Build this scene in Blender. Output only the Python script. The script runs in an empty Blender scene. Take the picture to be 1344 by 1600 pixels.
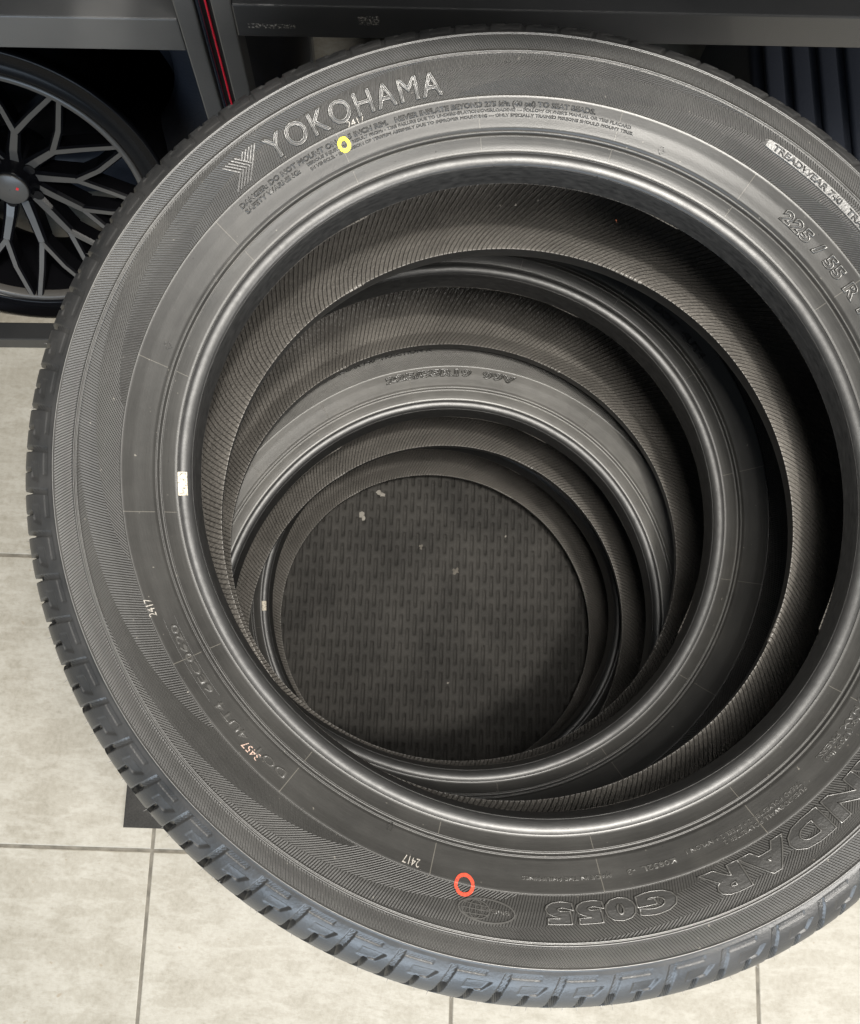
import bpy, bmesh, math, random
import numpy as np
from mathutils import Vector, Matrix
PI = math.pi
rnd = random.Random(7)
scene = bpy.context.scene
COL = scene.collection
H0 = .811                      # height of the top tyre's upper bead above the floor

# ------------------------------------------------------------------ camera
cam_d = bpy.data.cameras.new("camera")
cam = bpy.data.objects.new("camera", cam_d); COL.objects.link(cam)
Rm = Matrix(((0.9995816549998012, -0.006047110568122554, -0.028283342122796547),
             (0.0, 0.9778986882805929, -0.20907930423429238),
             (0.028922568832284883, 0.20899183695272094, 0.9774895892536498)))
cam.matrix_world = Matrix.Translation((-.09705, -.18673, .70589 + H0)) @ Rm.to_4x4()
cam_d.sensor_fit = 'VERTICAL'; cam_d.sensor_height = 24
cam_d.lens = 1585.7144 / 1600 * 24
cam_d.shift_x = 9.795 / 1600; cam_d.shift_y = 8.03 / 1600
cam_d.clip_start = .02; cam_d.clip_end = 60
scene.camera = cam

# ------------------------------------------------------------------ light
world = bpy.data.worlds.new("World"); scene.world = world; world.use_nodes = True
bg = world.node_tree.nodes["Background"]
bg.inputs[0].default_value = (.80, .90, 1.0, 1); bg.inputs[1].default_value = .055

def area(name, loc, target, sx, sy, power, color):
    d = bpy.data.lights.new(name, 'AREA'); d.shape = 'RECTANGLE'; d.size = sx; d.size_y = sy
    d.energy = power; d.color = color
    o = bpy.data.objects.new(name, d); COL.objects.link(o)
    o.location = loc
    o.rotation_euler = (Vector(target) - Vector(loc)).to_track_quat('-Z', 'Y').to_euler()
    return o
area("ceiling_panel_light", (.18, -.42, 3.0), (.0, -.1, 0), .9, .8, 56, (1, .96, .89))
area("rear_sheen_fill_light", (-.05, .30, 3.1), (-.05, .30, 0), .9, .45, 8, (1, .97, .92))  # added fill for sheen on the far smooth band, no known source
area("ceiling_spot_light", (.24, -.34, 3.1), (0, 0, .0), .11, .11, 30, (1, .95, .87))
area("side_window_light", (1.9, -1.5, 2.4), (-.1, 0, .7), 1.3, 1.0, 44, (1, .965, .91))
area("shop_window_light", (-.5, -3.0, 1.3), (-.1, 0, .8), 3.2, 1.2, 54, (.70, .84, 1))

scene.view_settings.view_transform = 'Standard'
scene.view_settings.look = 'None'
scene.view_settings.gamma = 1
scene.view_settings.use_curve_mapping = False
scene.view_settings.exposure = 0.66

# ------------------------------------------------------------------ node helpers
class NT:
    def __init__(s, name, base=(.05, .05, .05), rough=.5, metal=0, spec=.5, coat=0):
        s.m = bpy.data.materials.new(name); s.m.use_nodes = True
        s.t = s.m.node_tree; s.b = s.t.nodes["Principled BSDF"]
        s.b.inputs['Base Color'].default_value = (*base, 1)
        s.b.inputs['Roughness'].default_value = rough
        s.b.inputs['Metallic'].default_value = metal
        s.b.inputs['Specular IOR Level'].default_value = spec
        s.b.inputs['Coat Weight'].default_value = coat
    def n(s, typ, **kw):
        x = s.t.nodes.new(typ)
        for k, v in kw.items(): setattr(x, k, v)
        return x
    def put(s, sock, v):
        if isinstance(v, E): s.t.links.new(v.o, sock)
        elif isinstance(v, bpy.types.NodeSocket): s.t.links.new(v, sock)
        else: sock.default_value = v
    def math(s, op, *a):
        x = s.n('ShaderNodeMath', operation=op)
        for i, v in enumerate(a): s.put(x.inputs[i], v)
        return E(s, x.outputs[0])
    def noise(s, vec, scale, detail=3, rough=.5):
        x = s.n('ShaderNodeTexNoise'); s.put(x.inputs['Vector'], vec)
        x.inputs['Scale'].default_value = scale; x.inputs['Detail'].default_value = detail
        x.inputs['Roughness'].default_value = rough
        return E(s, x.outputs['Fac'])
    def obj(s): return s.n('ShaderNodeTexCoord').outputs['Object']
    def uv(s):
        x = s.n('ShaderNodeUVMap', uv_map='ring'); y = s.n('ShaderNodeSeparateXYZ')
        s.t.links.new(x.outputs[0], y.inputs[0])
        return E(s, y.outputs[0]), E(s, y.outputs[1]), x.outputs[0]
    def vec(s, x, y, z=0.):
        c = s.n('ShaderNodeCombineXYZ')
        for i, v in enumerate((x, y, z)): s.put(c.inputs[i], v)
        return c.outputs[0]
    def ramp(s, fac, stops):
        r = s.n('ShaderNodeValToRGB'); s.put(r.inputs[0], fac)
        e = r.color_ramp.elements
        while len(e) < len(stops): e.new(.5)
        for q, (p, c) in zip(e, stops):
            q.position = p; q.color = (*c, 1) if len(c) == 3 else c
        return r.outputs[0]
    def bump(s, h, dist, strength=1, prev=None):
        b = s.n('ShaderNodeBump'); s.put(b.inputs['Height'], h)
        b.inputs['Distance'].default_value = dist; b.inputs['Strength'].default_value = strength
        if prev is not None: s.t.links.new(prev, b.inputs['Normal'])
        s.t.links.new(b.outputs[0], s.b.inputs['Normal'])
        return b.outputs[0]
    def color(s, sock): s.put(s.b.inputs['Base Color'], sock)
    def rough(s, e): s.put(s.b.inputs['Roughness'], e)
class E:
    def __init__(s, nt, o): s.nt = nt; s.o = o
    def __add__(a, b): return a.nt.math('ADD', a, b)
    def __radd__(a, b): return a.nt.math('ADD', b, a)
    def __sub__(a, b): return a.nt.math('SUBTRACT', a, b)
    def __rsub__(a, b): return a.nt.math('SUBTRACT', b, a)
    def __mul__(a, b): return a.nt.math('MULTIPLY', a, b)
    __rmul__ = __mul__
    def __truediv__(a, b): return a.nt.math('DIVIDE', a, b)
    def sin(a): return a.nt.math('SINE', a)
    def fract(a): return a.nt.math('FRACT', a)
    def absv(a): return a.nt.math('ABSOLUTE', a)
    def gt(a, b): return a.nt.math('GREATER_THAN', a, b)
    def lt(a, b): return a.nt.math('LESS_THAN', a, b)
    def clamp01(a): return a.nt.math('MAXIMUM', a.nt.math('MINIMUM', a, 1.), 0.)
    def pow(a, b): return a.nt.math('POWER', a, b)

# ------------------------------------------------------------------ materials
def rubber(name, base=.028, rough=.42, spec=.5):
    k = NT(name, (base, base * .985, base * .95), rough, spec=spec)
    return k
def grime(k, base, amount=.35, tint=(1, .98, .94)):
    n = k.noise(k.obj(), 9, 4, .6)
    lo = [base * (1 - amount) * c for c in tint]; hi = [base * (1 + amount) * c for c in tint]
    k.color(k.ramp(n, [(.3, lo), (.7, hi)]))

def sidewall_material(dust=1.):
    k = NT('hatched_rubber', (.05, .05, .048), .45, spec=1.0)
    u, v, raw = k.uv()
    L3, L2, L1 = .2857, .3108, .3256
    t = ((v - L3) / (L2 - L3)).clamp01()
    # sweeping zones between the text band and the double rib
    w = (u * 5. + .30 + t.pow(1.7) * .62).fract()
    z1 = w.gt(.36); z2 = w.gt(.70)
    P = 2 * PI
    a0 = (u * 1010. + (v * 190.)) * P
    a1 = (u * 900. - (v * 420.)) * P
    a2 = (u * 760. + (v * 620.)) * P
    s0 = a0.sin(); s1 = a1.sin(); s2 = a2.sin()
    z0 = 1. - z1; z1b = z1 - z2
    hz = s0 * z0 + s1 * z1b + s2 * z2
    inz = v.gt(L3) * v.lt(L2)
    band = ((u * 1020. - v * 330.) * P).sin()
    inb = v.gt(.3137) * v.lt(.3246)
    h = hz * inz + band * inb
    # radial mould ticks across the smooth band
    d = ((u * 16. + (.5 - 7.5 / 22.5)).fract() - .5).absv()
    tick = d.lt(.0032) * v.gt(.2530) * v.lt(.2850) * (1. - v.gt(.2605) * v.lt(.2660))
    fine = k.noise(k.obj(), 900, 2)
    med = k.noise(k.obj(), 120, 3)
    h = h * .62 + tick * 3. + fine * .10 + med * .12
    k.bump(h, .00042, 1)
    n = k.noise(k.obj(), 14, 5, .65)
    sc = k.noise(k.vec(u * 40., v * 700.), 3, 4, .6)
    c = k.ramp(n * .6 + sc * .4, [(.34, (.022 * dust, .0215 * dust, .0205 * dust)), (.66, (.042 * dust, .041 * dust, .0385 * dust))])
    sp = ((k.noise(k.obj(), 260, 2, .5) - .735) * 22.).clamp01()
    sm = ((k.noise(k.obj(), 5, 4, .7) - .56) * 6.).clamp01() * sc
    mx = k.n('ShaderNodeMixRGB'); k.put(mx.inputs[0], (sp * .8 + sm * .22 + tick * .45).clamp01()); k.t.links.new(c, mx.inputs[1]); mx.inputs[2].default_value = (.17, .16, .14, 1)
    k.color(mx.outputs[0])
    k.rough(.31 + n * .14 + (inz + inb) * .10)
    k.put(k.b.inputs['Specular IOR Level'], (1. - inz * .36 - inb * .2) * (1. - v.lt(.2857) * .42))
    return k.m

def bead_material():
    k = NT('bead_rubber', (.035, .035, .034), .3, spec=1.0)
    u, v, raw = k.uv()
    n = k.noise(k.vec(u * 60., v * 900.), 3, 4, .6)
    n2 = k.noise(k.obj(), 60, 4, .6)
    k.color(k.ramp(n, [(.3, (.011, .011, .0112)), (.7, (.030, .0298, .0292))]))
    k.rough(.36 + n2 * .10)
    ridge = v.gt(.2412) * v.lt(.2504)
    k.put(k.b.inputs['Specular IOR Level'], .36 + n * .16 + ridge * .30)
    k.bump(n2 * .5 + k.noise(k.obj(), 24, 3) * 2., .0004, 1)
    return k.m

def liner_material():
    k = NT('inner_liner_rubber', (.075, .07, .064), .46, spec=1.0)
    u, v, raw = k.uv()          # v = arc length from the lower bead to the upper one
    # curved bladder ridges, steeper over the crown
    t = ((v - .16) / .68).clamp01(); t = t * t * (3. - t * 2.)
    wob = k.noise(k.vec(u * 60., v * 2.), 1, 2)
    bend = v * .120 + t * .040 + wob * .0012
    a = ((u + bend) * 345.).fract()
    ridge = 1. - ((a - .5).absv() * 2. - .78).gt(0.)
    ridge2 = ((a - .5).absv() * 2.).pow(7.)
    crown = (((v - .5).absv() - .16) * 9.).clamp01()
    vo = k.n('ShaderNodeTexVoronoi'); k.put(vo.inputs['Vector'], k.vec(u * 900., v * 90.)); vo.inputs['Scale'].default_value = 1; vo.inputs['Randomness'].default_value = 1
    grain = E(k, vo.outputs['Distance'])
    n = k.noise(k.obj(), 14, 4)
    k.color(k.ramp(n, [(.3, (.095, .089, .081)), (.7, (.165, .154, .140))]))
    k.bump(ridge2 * (crown * .7 + .45) * (k.noise(k.obj(), 22, 3) * 1.4 + .2) + grain * crown * .6 + k.noise(k.obj(), 700, 2) * .15, .0014, 1)
    k.rough(.33 + n * .14)
    return k.m

def tread_material():
    k = NT('tread_rubber', (.03, .03, .03), .38, spec=.9)
    n = k.noise(k.obj(), 30, 4, .6)
    k.color(k.ramp(n, [(.3, (.020, .0205, .021)), (.7, (.038, .0375, .037))]))
    k.rough(.30 + n * .2)
    k.bump(k.noise(k.obj(), 500, 2) * .3 + n * .3, .0005, 1)
    return k.m

def letter_material():
    k = NT('lettering_rubber', (.030, .0295, .0282), .40, spec=.75)
    k.bump(k.noise(k.obj(), 700, 2), .0002, 1)
    return k.m
def letter_highlight_material():
    k = NT('lettering_highlight_rubber', (.060, .0585, .055), .30, spec=1.0)  # same rubber made paler, edge highlights put into the colour
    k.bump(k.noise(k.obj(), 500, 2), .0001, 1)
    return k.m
def paint(name, col, rough=.5):
    k = NT(name, col, rough)
    n = k.noise(k.obj(), 700, 3, .7)
    k.color(k.ramp(n, [(.36, (.05, .05, .045)), (.44, [c * .75 for c in col]), (.55, col)]))
    return k.m

def steel_material(name, base, rough=.38):
    k = NT(name, (base, base, base), rough, metal=.0, spec=.6, coat=.15)
    n = k.noise(k.obj(), 6, 4, .6); f = k.noise(k.obj(), 900, 2)
    sp = k.noise(k.obj(), 220, 2, .5).gt(.745)
    k.color(k.ramp(n, [(.3, (base * .8, base * .82, base * .85)), (.7, (base * 1.2, base * 1.2, base * 1.18))]))
    k.rough(rough + (n - .5) * .25 + sp * .2)
    k.bump(f, .00015, 1)
    return k.m

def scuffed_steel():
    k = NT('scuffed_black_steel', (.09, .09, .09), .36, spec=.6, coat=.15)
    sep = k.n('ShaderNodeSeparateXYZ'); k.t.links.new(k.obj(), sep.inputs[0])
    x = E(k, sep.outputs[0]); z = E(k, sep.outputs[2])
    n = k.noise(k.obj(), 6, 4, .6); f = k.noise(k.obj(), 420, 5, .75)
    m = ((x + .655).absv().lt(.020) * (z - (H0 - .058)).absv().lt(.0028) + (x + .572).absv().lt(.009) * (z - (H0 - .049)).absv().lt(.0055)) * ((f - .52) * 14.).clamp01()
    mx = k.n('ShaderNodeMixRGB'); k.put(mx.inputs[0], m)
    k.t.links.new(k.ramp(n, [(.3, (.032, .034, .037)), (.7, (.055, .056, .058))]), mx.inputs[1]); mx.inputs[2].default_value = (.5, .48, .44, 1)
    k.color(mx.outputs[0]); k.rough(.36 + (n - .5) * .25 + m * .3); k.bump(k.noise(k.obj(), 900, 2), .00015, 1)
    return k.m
def tile_material():
    k = NT('beige_porcelain', (.5, .48, .42), .38, spec=.45)
    o = k.obj()
    n1 = k.noise(o, 2.4, 6, .62); n2 = k.noise(o, 16, 6, .68); n3 = k.noise(o, 130, 4, .7)
    mp = k.n('ShaderNodeMapping'); k.t.links.new(o, mp.inputs[0]); mp.inputs['Rotation'].default_value = (0, 0, .7); mp.inputs['Scale'].default_value = (1, 3.2, 1)
    n4 = k.noise(mp.outputs[0], 5, 7, .7)
    vein = (1. - ((n4 - .5).absv() * 16.)).clamp01()
    f = n1 * .20 + n2 * .42 + n3 * .38
    c = k.ramp(f, [(.34, (.225, .204, .163)), (.45, (.288, .266, .220)), (.55, (.334, .312, .264)), (.66, (.395, .373, .325))])
    mx = k.n('ShaderNodeMixRGB', blend_type='MIX'); k.put(mx.inputs[0], vein * n2 * .75); k.t.links.new(c, mx.inputs[1]); mx.inputs[2].default_value = (.44, .42, .372, 1)
    # small dirt specks
    sp = k.noise(o, 75, 2, .4)
    spk = ((sp - .735) * 18.).clamp01()
    m2 = k.n('ShaderNodeMixRGB'); k.put(m2.inputs[0], spk * .6); k.t.links.new(mx.outputs[0], m2.inputs[1]); m2.inputs[2].default_value = (.24, .19, .13, 1)
    k.color(m2.outputs[0])
    k.rough(.34 + n2 * .28)
    k.bump(n2 * .6 + n3 * .3, .0008, 1)
    return k.m

M = dict(side=sidewall_material(), bead=bead_material(), liner=liner_material(), tread=tread_material(), letter=letter_material(), edge=letter_highlight_material())
M['side_dusty'] = sidewall_material(3.4)
M['yellow'] = paint('yellow_paint', (.80, .70, .03)); M['red'] = paint('red_paint', (.62, .075, .04))
M['white_print'] = paint('white_ink', (.40, .375, .34)); M['orange_print'] = paint('pale_orange_ink', (.50, .36, .30))
M['label'] = paint('cream_label', (.52, .47, .38)); M['ink'] = NT('dark_ink', (.05, .04, .045), .6).m
M['steel_shaded'] = steel_material('shaded_satin_steel', .022, .40)  # darker copy of the rack steel, shade on the base beams painted in
M['steel_lit'] = steel_material('lit_satin_steel', .09, .36)  # paler copy of the same steel, light on the racks painted in
M['panel_dark'] = steel_material('dark_panel', .018, .5)
M['tile'] = tile_material()
def grout():
    k = NT('grey_grout', (.22, .205, .175), .85); n = k.noise(k.obj(), 60, 4)
    k.color(k.ramp(n, [(.3, (.10, .09, .072)), (.7, (.19, .172, .14))])); return k.m
M['grout'] = grout()
def matmat():
    k = NT('ribbed_rubber_mat', (.045, .043, .04), .8, spec=.2)
    n = k.noise(k.obj(), 12, 5, .65); f = k.noise(k.obj(), 420, 3); g = k.noise(k.obj(), 3.5, 4, .7)
    k.color(k.ramp(n * .5 + g * .25 + f * .25, [(.35, (.021, .0202, .019)), (.65, (.055, .0522, .048))]))
    k.bump(f, .0006, 1); return k.m
M['mat'] = matmat()

# ------------------------------------------------------------------ object helpers
def link(o, parent=None):
    COL.objects.link(o)
    if parent is not None: o.parent = parent
    return o
def empty(name, loc, label, cat, group=None, rz=0):
    o = bpy.data.objects.new(name, None); o.empty_display_size = .1; COL.objects.link(o)
    o.location = loc; o.rotation_euler = (0, 0, rz)
    o['label'] = label; o['category'] = cat
    if group: o['group'] = group
    return o
def mesh_np(name, V, F, mat, parent=None, uv=None, smooth=True):
    me = bpy.data.meshes.new(name)
    V = np.asarray(V, np.float32); F = np.asarray(F, np.int32)
    me.vertices.add(len(V)); me.vertices.foreach_set('co', V.ravel())
    n = F.shape[1]
    me.loops.add(F.size); me.loops.foreach_set('vertex_index', F.ravel())
    me.polygons.add(len(F)); me.polygons.foreach_set('loop_start', np.arange(len(F), dtype=np.int32) * n)
    me.polygons.foreach_set('loop_total', np.full(len(F), n, np.int32))
    if smooth: me.polygons.foreach_set('use_smooth', np.ones(len(F), bool))
    me.update(calc_edges=True)
    if uv is not None:
        l = me.uv_layers.new(name='ring'); l.data.foreach_set('uv', np.asarray(uv, np.float32).ravel())
    me.materials.append(mat)
    return link(bpy.data.objects.new(name, me), parent)
def bm_obj(name, bm, mat, parent=None, smooth=False):
    me = bpy.data.meshes.new(name); bm.normal_update(); bm.to_mesh(me); bm.free()
    if smooth:
        for p in me.polygons: p.use_smooth = True
    me.materials.append(mat)
    return link(bpy.data.objects.new(name, me), parent)
def box(bm, x0, x1, y0, y1, z0, z1, bev=0, seg=2, mtx=None):
    r = bmesh.ops.create_cube(bm, size=1)
    vs = r['verts']
    for v in vs: v.co = Vector(((x0 + x1) / 2 + v.co.x * (x1 - x0), (y0 + y1) / 2 + v.co.y * (y1 - y0), (z0 + z1) / 2 + v.co.z * (z1 - z0)))
    if mtx is not None: bmesh.ops.transform(bm, matrix=mtx, verts=vs)
    if bev:
        es = list({e for v in vs for e in v.link_edges})
        bmesh.ops.bevel(bm, geom=es, offset=bev, segments=seg, profile=.5, affect='EDGES')
def catmull(P, n):
    P = np.array(P, float); Q = np.vstack([2 * P[0] - P[1], P, 2 * P[-1] - P[-2]]); out = []
    for i in range(len(P) - 1):
        a, b, c, d = Q[i:i + 4]
        t = np.linspace(0, 1, n, endpoint=False)[:, None]
        # centripetal-ish damping: linear blend keeps sharp ribs from ringing
        out.append(.5 * ((2 * b) + (-a + c) * t + (2 * a - 5 * b + 4 * c - d) * t * t + (-a + 3 * b - 3 * c + d) * t ** 3))
    return np.vstack(out + [P[-1:]])
def resample(P, step):
    P = np.array(P, float); s = np.concatenate([[0], np.cumsum(np.hypot(*np.diff(P, axis=0).T))])
    n = max(2, int(s[-1] / step)); q = np.linspace(0, s[-1], n + 1)
    return np.stack([np.interp(q, s, P[:, 0]), np.interp(q, s, P[:, 1])], 1)

# ------------------------------------------------------------------ the floor
TX, TY, YAW = .4305, .4155, -.035          # tile pitch
TO = Vector((.006, .052))               # one grout crossing
def floor_build():
    bm = bmesh.new()
    g = .0021
    for i in range(-9, 10):
        for j in range(-9, 8):
            x0, y0 = i * TX + g, j * TY + g
            dz = rnd.uniform(-.0002, .0002)
            x1, y1 = (i + 1) * TX - g, (j + 1) * TY - g
            b = .0014
            vs = []
            for (e, z) in ((0, -.0014), (b * .35, -.0005), (b, 0)):
                vs.append([bm.verts.new((x, y, z + dz)) for x, y in ((x0 + e, y0 + e), (x1 - e, y0 + e), (x1 - e, y1 - e), (x0 + e, y1 - e))])
            for a in (0, 1):
                for q in range(4):
                    bm.faces.new((vs[a][q], vs[a][(q + 1) % 4], vs[a + 1][(q + 1) % 4], vs[a + 1][q]))
            bm.faces.new(vs[2])
    o = bm_obj('floor', bm, M['tile']); o['kind'] = 'structure'
    o.location = (TO.x, TO.y, 0); o.rotation_euler = (0, 0, YAW)
    bm = bmesh.new(); s = 4.5
    bm.faces.new([bm.verts.new(p) for p in ((-s, -s, -.0012), (s, -s, -.0012), (s, s, -.0012), (-s, s, -.0012))])
    o = bm_obj('floor_grout', bm, M['grout']); o['kind'] = 'structure'
floor_build()

# the back wall behind the display racks
bm = bmesh.new(); box(bm, -3.2, 3.2, 1.02, 1.10, 0, 2.6)
w = bm_obj('wall', bm, NT('dark_wall_paint', (.02, .021, .024), .7).m)
w['label'] = 'dark back wall behind the two display racks'; w['category'] = 'wall'
bm = bmesh.new(); box(bm, -3.2, 3.2, 1.0, 1.0195, .002, .07, .002)
w2 = bm_obj('skirting_board', bm, NT('grey_skirting', (.17, .18, .2), .4).m, w)

# ------------------------------------------------------------------ the rubber mat under the stack
def mat_build():
    p, q, sw, sl = .0103, .0415, .0054, .031
    V = []; F = []
    prof = [(0, 0), (0, -.0026)]
    def cell(cx, cy):
        base = len(V)
        hx, hy = p / 2, q / 2
        K = 12
        ring = []
        for i in range(K):
            a = 2 * PI * (i + .5) / K
            c, s = math.cos(a), math.sin(a)
            x = sw / 2 * c; y = (sl / 2 - sw / 2) * (1 if s > 0 else -1) + sw / 2 * s
            ring.append((x, y))
        out = []
        for (x, y) in ring:      # matching points on the cell border
            c, s = x / (sw / 2), (y - (sl / 2 - sw / 2) * (1 if y > 0 else -1)) / (sw / 2)
            m = max(abs(c), abs(s)); out.append((hx * c / m, (hy if s / m > .99 else -hy if s / m < -.99 else (sl / 2 - sw / 2) * (1 if y > 0 else -1) + (hy - sl / 2 + sw / 2) * s / m)))
        for (x, y) in out: V.append((cx + x, cy + y, 0))
        for (x, y) in ring: V.append((cx + x * 1.08, cy + y * 1.012, 0))
        for (x, y) in ring: V.append((cx + x * 1., cy + y, -.0005))
        for (x, y) in ring: V.append((cx + x * .94, cy + y * .99, -.0046))
        for r in range(3):
            for i in range(K):
                j = (i + 1) % K
                F.append((base + r * K + i, base + r * K + j, base + (r + 1) * K + j, base + (r + 1) * K + i))
        b3 = base + 3 * K
        for i in range(0, K // 2):       # slot bottom as quads
            pass
        bot = [b3 + i for i in range(K)]
        # strip: pair i with K-1-i
        for i in range(K // 2 - 1):
            F.append((bot[i], bot[i + 1], bot[K - 2 - i], bot[K - 1 - i]))
    nx, ny = 44, 9
    for i in range(-nx, nx + 1):
        for j in range(-ny, ny + 1):
            cell(i * p, j * q + (q / 2 if i % 2 else 0))
    o = mesh_np('mat_top', V, F, M['mat'], None, smooth=False)
    root = empty('rubber_mat', (0.01, .115, 0), 'black ribbed rubber mat with staggered slots lying on the tiles under the tyre stack', 'mat', rz=YAW)
    o.parent = root; o.location = (0, 0, .0058)
    bm = bmesh.new(); w_, h_ = .4746, .448
    box(bm, -w_, w_, -h_, h_, .0003, .0010)
    for (a, b, c, d) in ((-w_, -nx * p - p / 2 + .0002, -h_, h_), (nx * p + p / 2 - .0002, w_, -h_, h_)):
        box(bm, a, b, c, d, .0011, .0054)
    xi = nx * p + p / 2
    box(bm, -xi + .0001, xi - .0001, -h_, -ny * q + q / 2 * 0 - .0002, .0011, .0054)
    box(bm, -xi + .0001, xi - .0001, ny * q + q / 2 + .0002, h_, .0011, .0054)
    bm2 = bm_obj('mat_border', bm, M['mat'], root)
    return root
MAT = mat_build()

# ------------------------------------------------------------------ tyres
# profile, r / z, upper half, z = 0 at the bead's mould line
BEAD = [(.2379, -.0175), (.2385, -.012), (.2393, -.006), (.2401, -.0018), (.2406, -.0002), (.2408, .0006), (.24105, -.0001), (.2420, .0014), (.2437, .0027), (.2458, .0036), (.2480, .0040), (.2498, .0038), (.2503, .0037), (.2505, .0045), (.2508, .0034)]
SIDE = [(.2508, .0034), (.2520, .0034), (.2555, .0054), (.2590, .0080), (.2604, .0094), (.2608, .0097), (.2611, .0078), (.2620, .0074), (.2627, .0082), (.2630, .0108), (.2636, .0114), (.2640, .0112), (.2643, .0099), (.2650, .0102), (.2653, .0124), (.2680, .0140), (.2720, .0166), (.2780, .0202), (.2835, .0243), (.2849, .0254), (.2852, .0254), (.2855, .0247), (.2860, .0250), (.2950, .0312), (.3030, .0354), (.3098, .0382), (.3103, .0384), (.3108, .0393), (.3114, .0395), (.3117, .0387), (.3122, .0388), (.3125, .0398), (.3131, .0400), (.3135, .0391), (.3200, .0412), (.3244, .0422), (.3249, .0423), (.3252, .0431), (.3260, .0433), (.3264, .0424)]
TREAD_U = [(.3264, .0424), (.3267, .0400), (.3310, .0382), (.3380, .0342), (.3440, .0286), (.3492, .0222), (.3532, .0142), (.3562, .0040), (.3588, -.0060), (.3608, -.0160), (.3625, -.0280), (.3638, -.0420), (.3645, -.0525), (.3647, -.0625)]
LINER_U = [(.2379, -.0175), (.2384, -.0182), (.2425, -.0158), (.2490, -.0110), (.2580, -.0040), (.2680, .0040), (.2830, .0150), (.2980, .0225), (.3130, .0262), (.3270, .0240), (.3390, .0130), (.3465, -.0060), (.3500, -.0280), (.3512, -.0480), (.3515, -.0625)]
ZC = -.0625
def mirror(P, b):
    return [(r, 2 * ZC - (z * (b / .042) if z > 0 else z)) for r, z in P][::-1]
def densify(P, step):
    out = [P[0]]
    for (a, b) in zip(P[:-1], P[1:]):
        n = max(1, int(math.hypot(b[0] - a[0], b[1] - a[1]) / step))
        for i in range(1, n + 1): out.append((a[0] + (b[0] - a[0]) * i / n, a[1] + (b[1] - a[1]) * i / n))
    return out
def smooth_poly(P, n=6): return [tuple(x) for x in catmull(P, n)]

class Tyre:
    def __init__(s, off, g2=(0, 0), g3=(0, 0), zh=(0, 0), tilt=(0, 0), low=(0, 0, 0, 0, 0), b=.05, scale=1, phase=0.):
        s.off = off; s.g2 = g2; s.g3 = g3; s.zh = zh; s.tilt = tilt; s.low = low; s.b = b; s.k = scale; s.phase = phase
    def warp(s, r, th, z):
        r, th, z = np.broadcast_arrays(np.asarray(r, float), np.asarray(th, float), np.asarray(z, float))
        w = np.clip((.0 - z) / .107, 0, 1); w = w * w * (3 - 2 * w)
        g = (1 + s.g2[0] * np.cos(2 * th) + s.g2[1] * np.sin(2 * th)) * (1 + (1 - w) * (s.g3[0] * np.cos(3 * th) + s.g3[1] * np.sin(3 * th)))
        rr = r * g
        x = rr * np.cos(th); y = rr * np.sin(th)
        dx, dy, tx, ty, dz = s.low
        inner = np.clip((.33 - r) / .07, 0, 1)
        w2 = w * inner
        rr = rr - .0050 * w2; z = z - .0165 * w2
        x = rr * np.cos(th); y = rr * np.sin(th)
        zz = z + (1 - w) * (s.zh[0] * np.cos(2 * th) + s.zh[1] * np.sin(2 * th)) + w2 * (tx * x + ty * y + dz)
        zz = zz + s.tilt[0] * x + s.tilt[1] * y
        return np.stack([(x + w2 * dx) * s.k, (y + w2 * dy) * s.k, zz * s.k], -1)

def ring_mesh(name, ty, P, nth, mat, parent, disp=None, vs=None):
    """surface of revolution of the profile P (r,z); disp(theta, r, z, s) pushes inwards along the normal"""
    P = np.array(P, float); m = len(P)
    th = np.linspace(0, 2 * PI, nth, endpoint=False)
    s = np.concatenate([[0], np.cumsum(np.hypot(*np.diff(P, axis=0).T))])
    R = np.repeat(P[None, :, 0], nth, 0); Z = np.repeat(P[None, :, 1], nth, 0); T = np.repeat(th[:, None], m, 1)
    if disp is not None:
        t = np.gradient(P, axis=0); t /= np.linalg.norm(t, axis=1)[:, None] + 1e-12
        nr, nz = t[:, 1], -t[:, 0]
        sgn = disp.sign; nr = nr * sgn; nz = nz * sgn
        D = disp(T, R, Z, np.repeat(s[None], nth, 0))
        R = R - D * nr[None]; Z = Z - D * nz[None]
    V = ty.warp(R, T, Z).reshape(-1, 3)
    i = np.arange(nth)[:, None]; j = np.arange(m - 1)[None]
    a = i * m + j; b = ((i + 1) % nth) * m + j
    F = np.stack([a, a + 1, b + 1, b], -1).reshape(-1, 4)
    vv = (P[:, 0] if vs is None else np.asarray(vs))
    ua = np.broadcast_to(i / nth, (nth, m - 1)); ub = np.broadcast_to((i + 1) / nth, (nth, m - 1))
    v0 = np.broadcast_to(vv[:-1][None], (nth, m - 1)); v1 = np.broadcast_to(vv[1:][None], (nth, m - 1))
    uv = np.stack([np.stack([ua, v0], -1), np.stack([ua, v1], -1), np.stack([ub, v1], -1), np.stack([ub, v0], -1)], 2).reshape(-1, 2)
    return mesh_np(name, V, F, mat, parent, uv)

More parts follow.
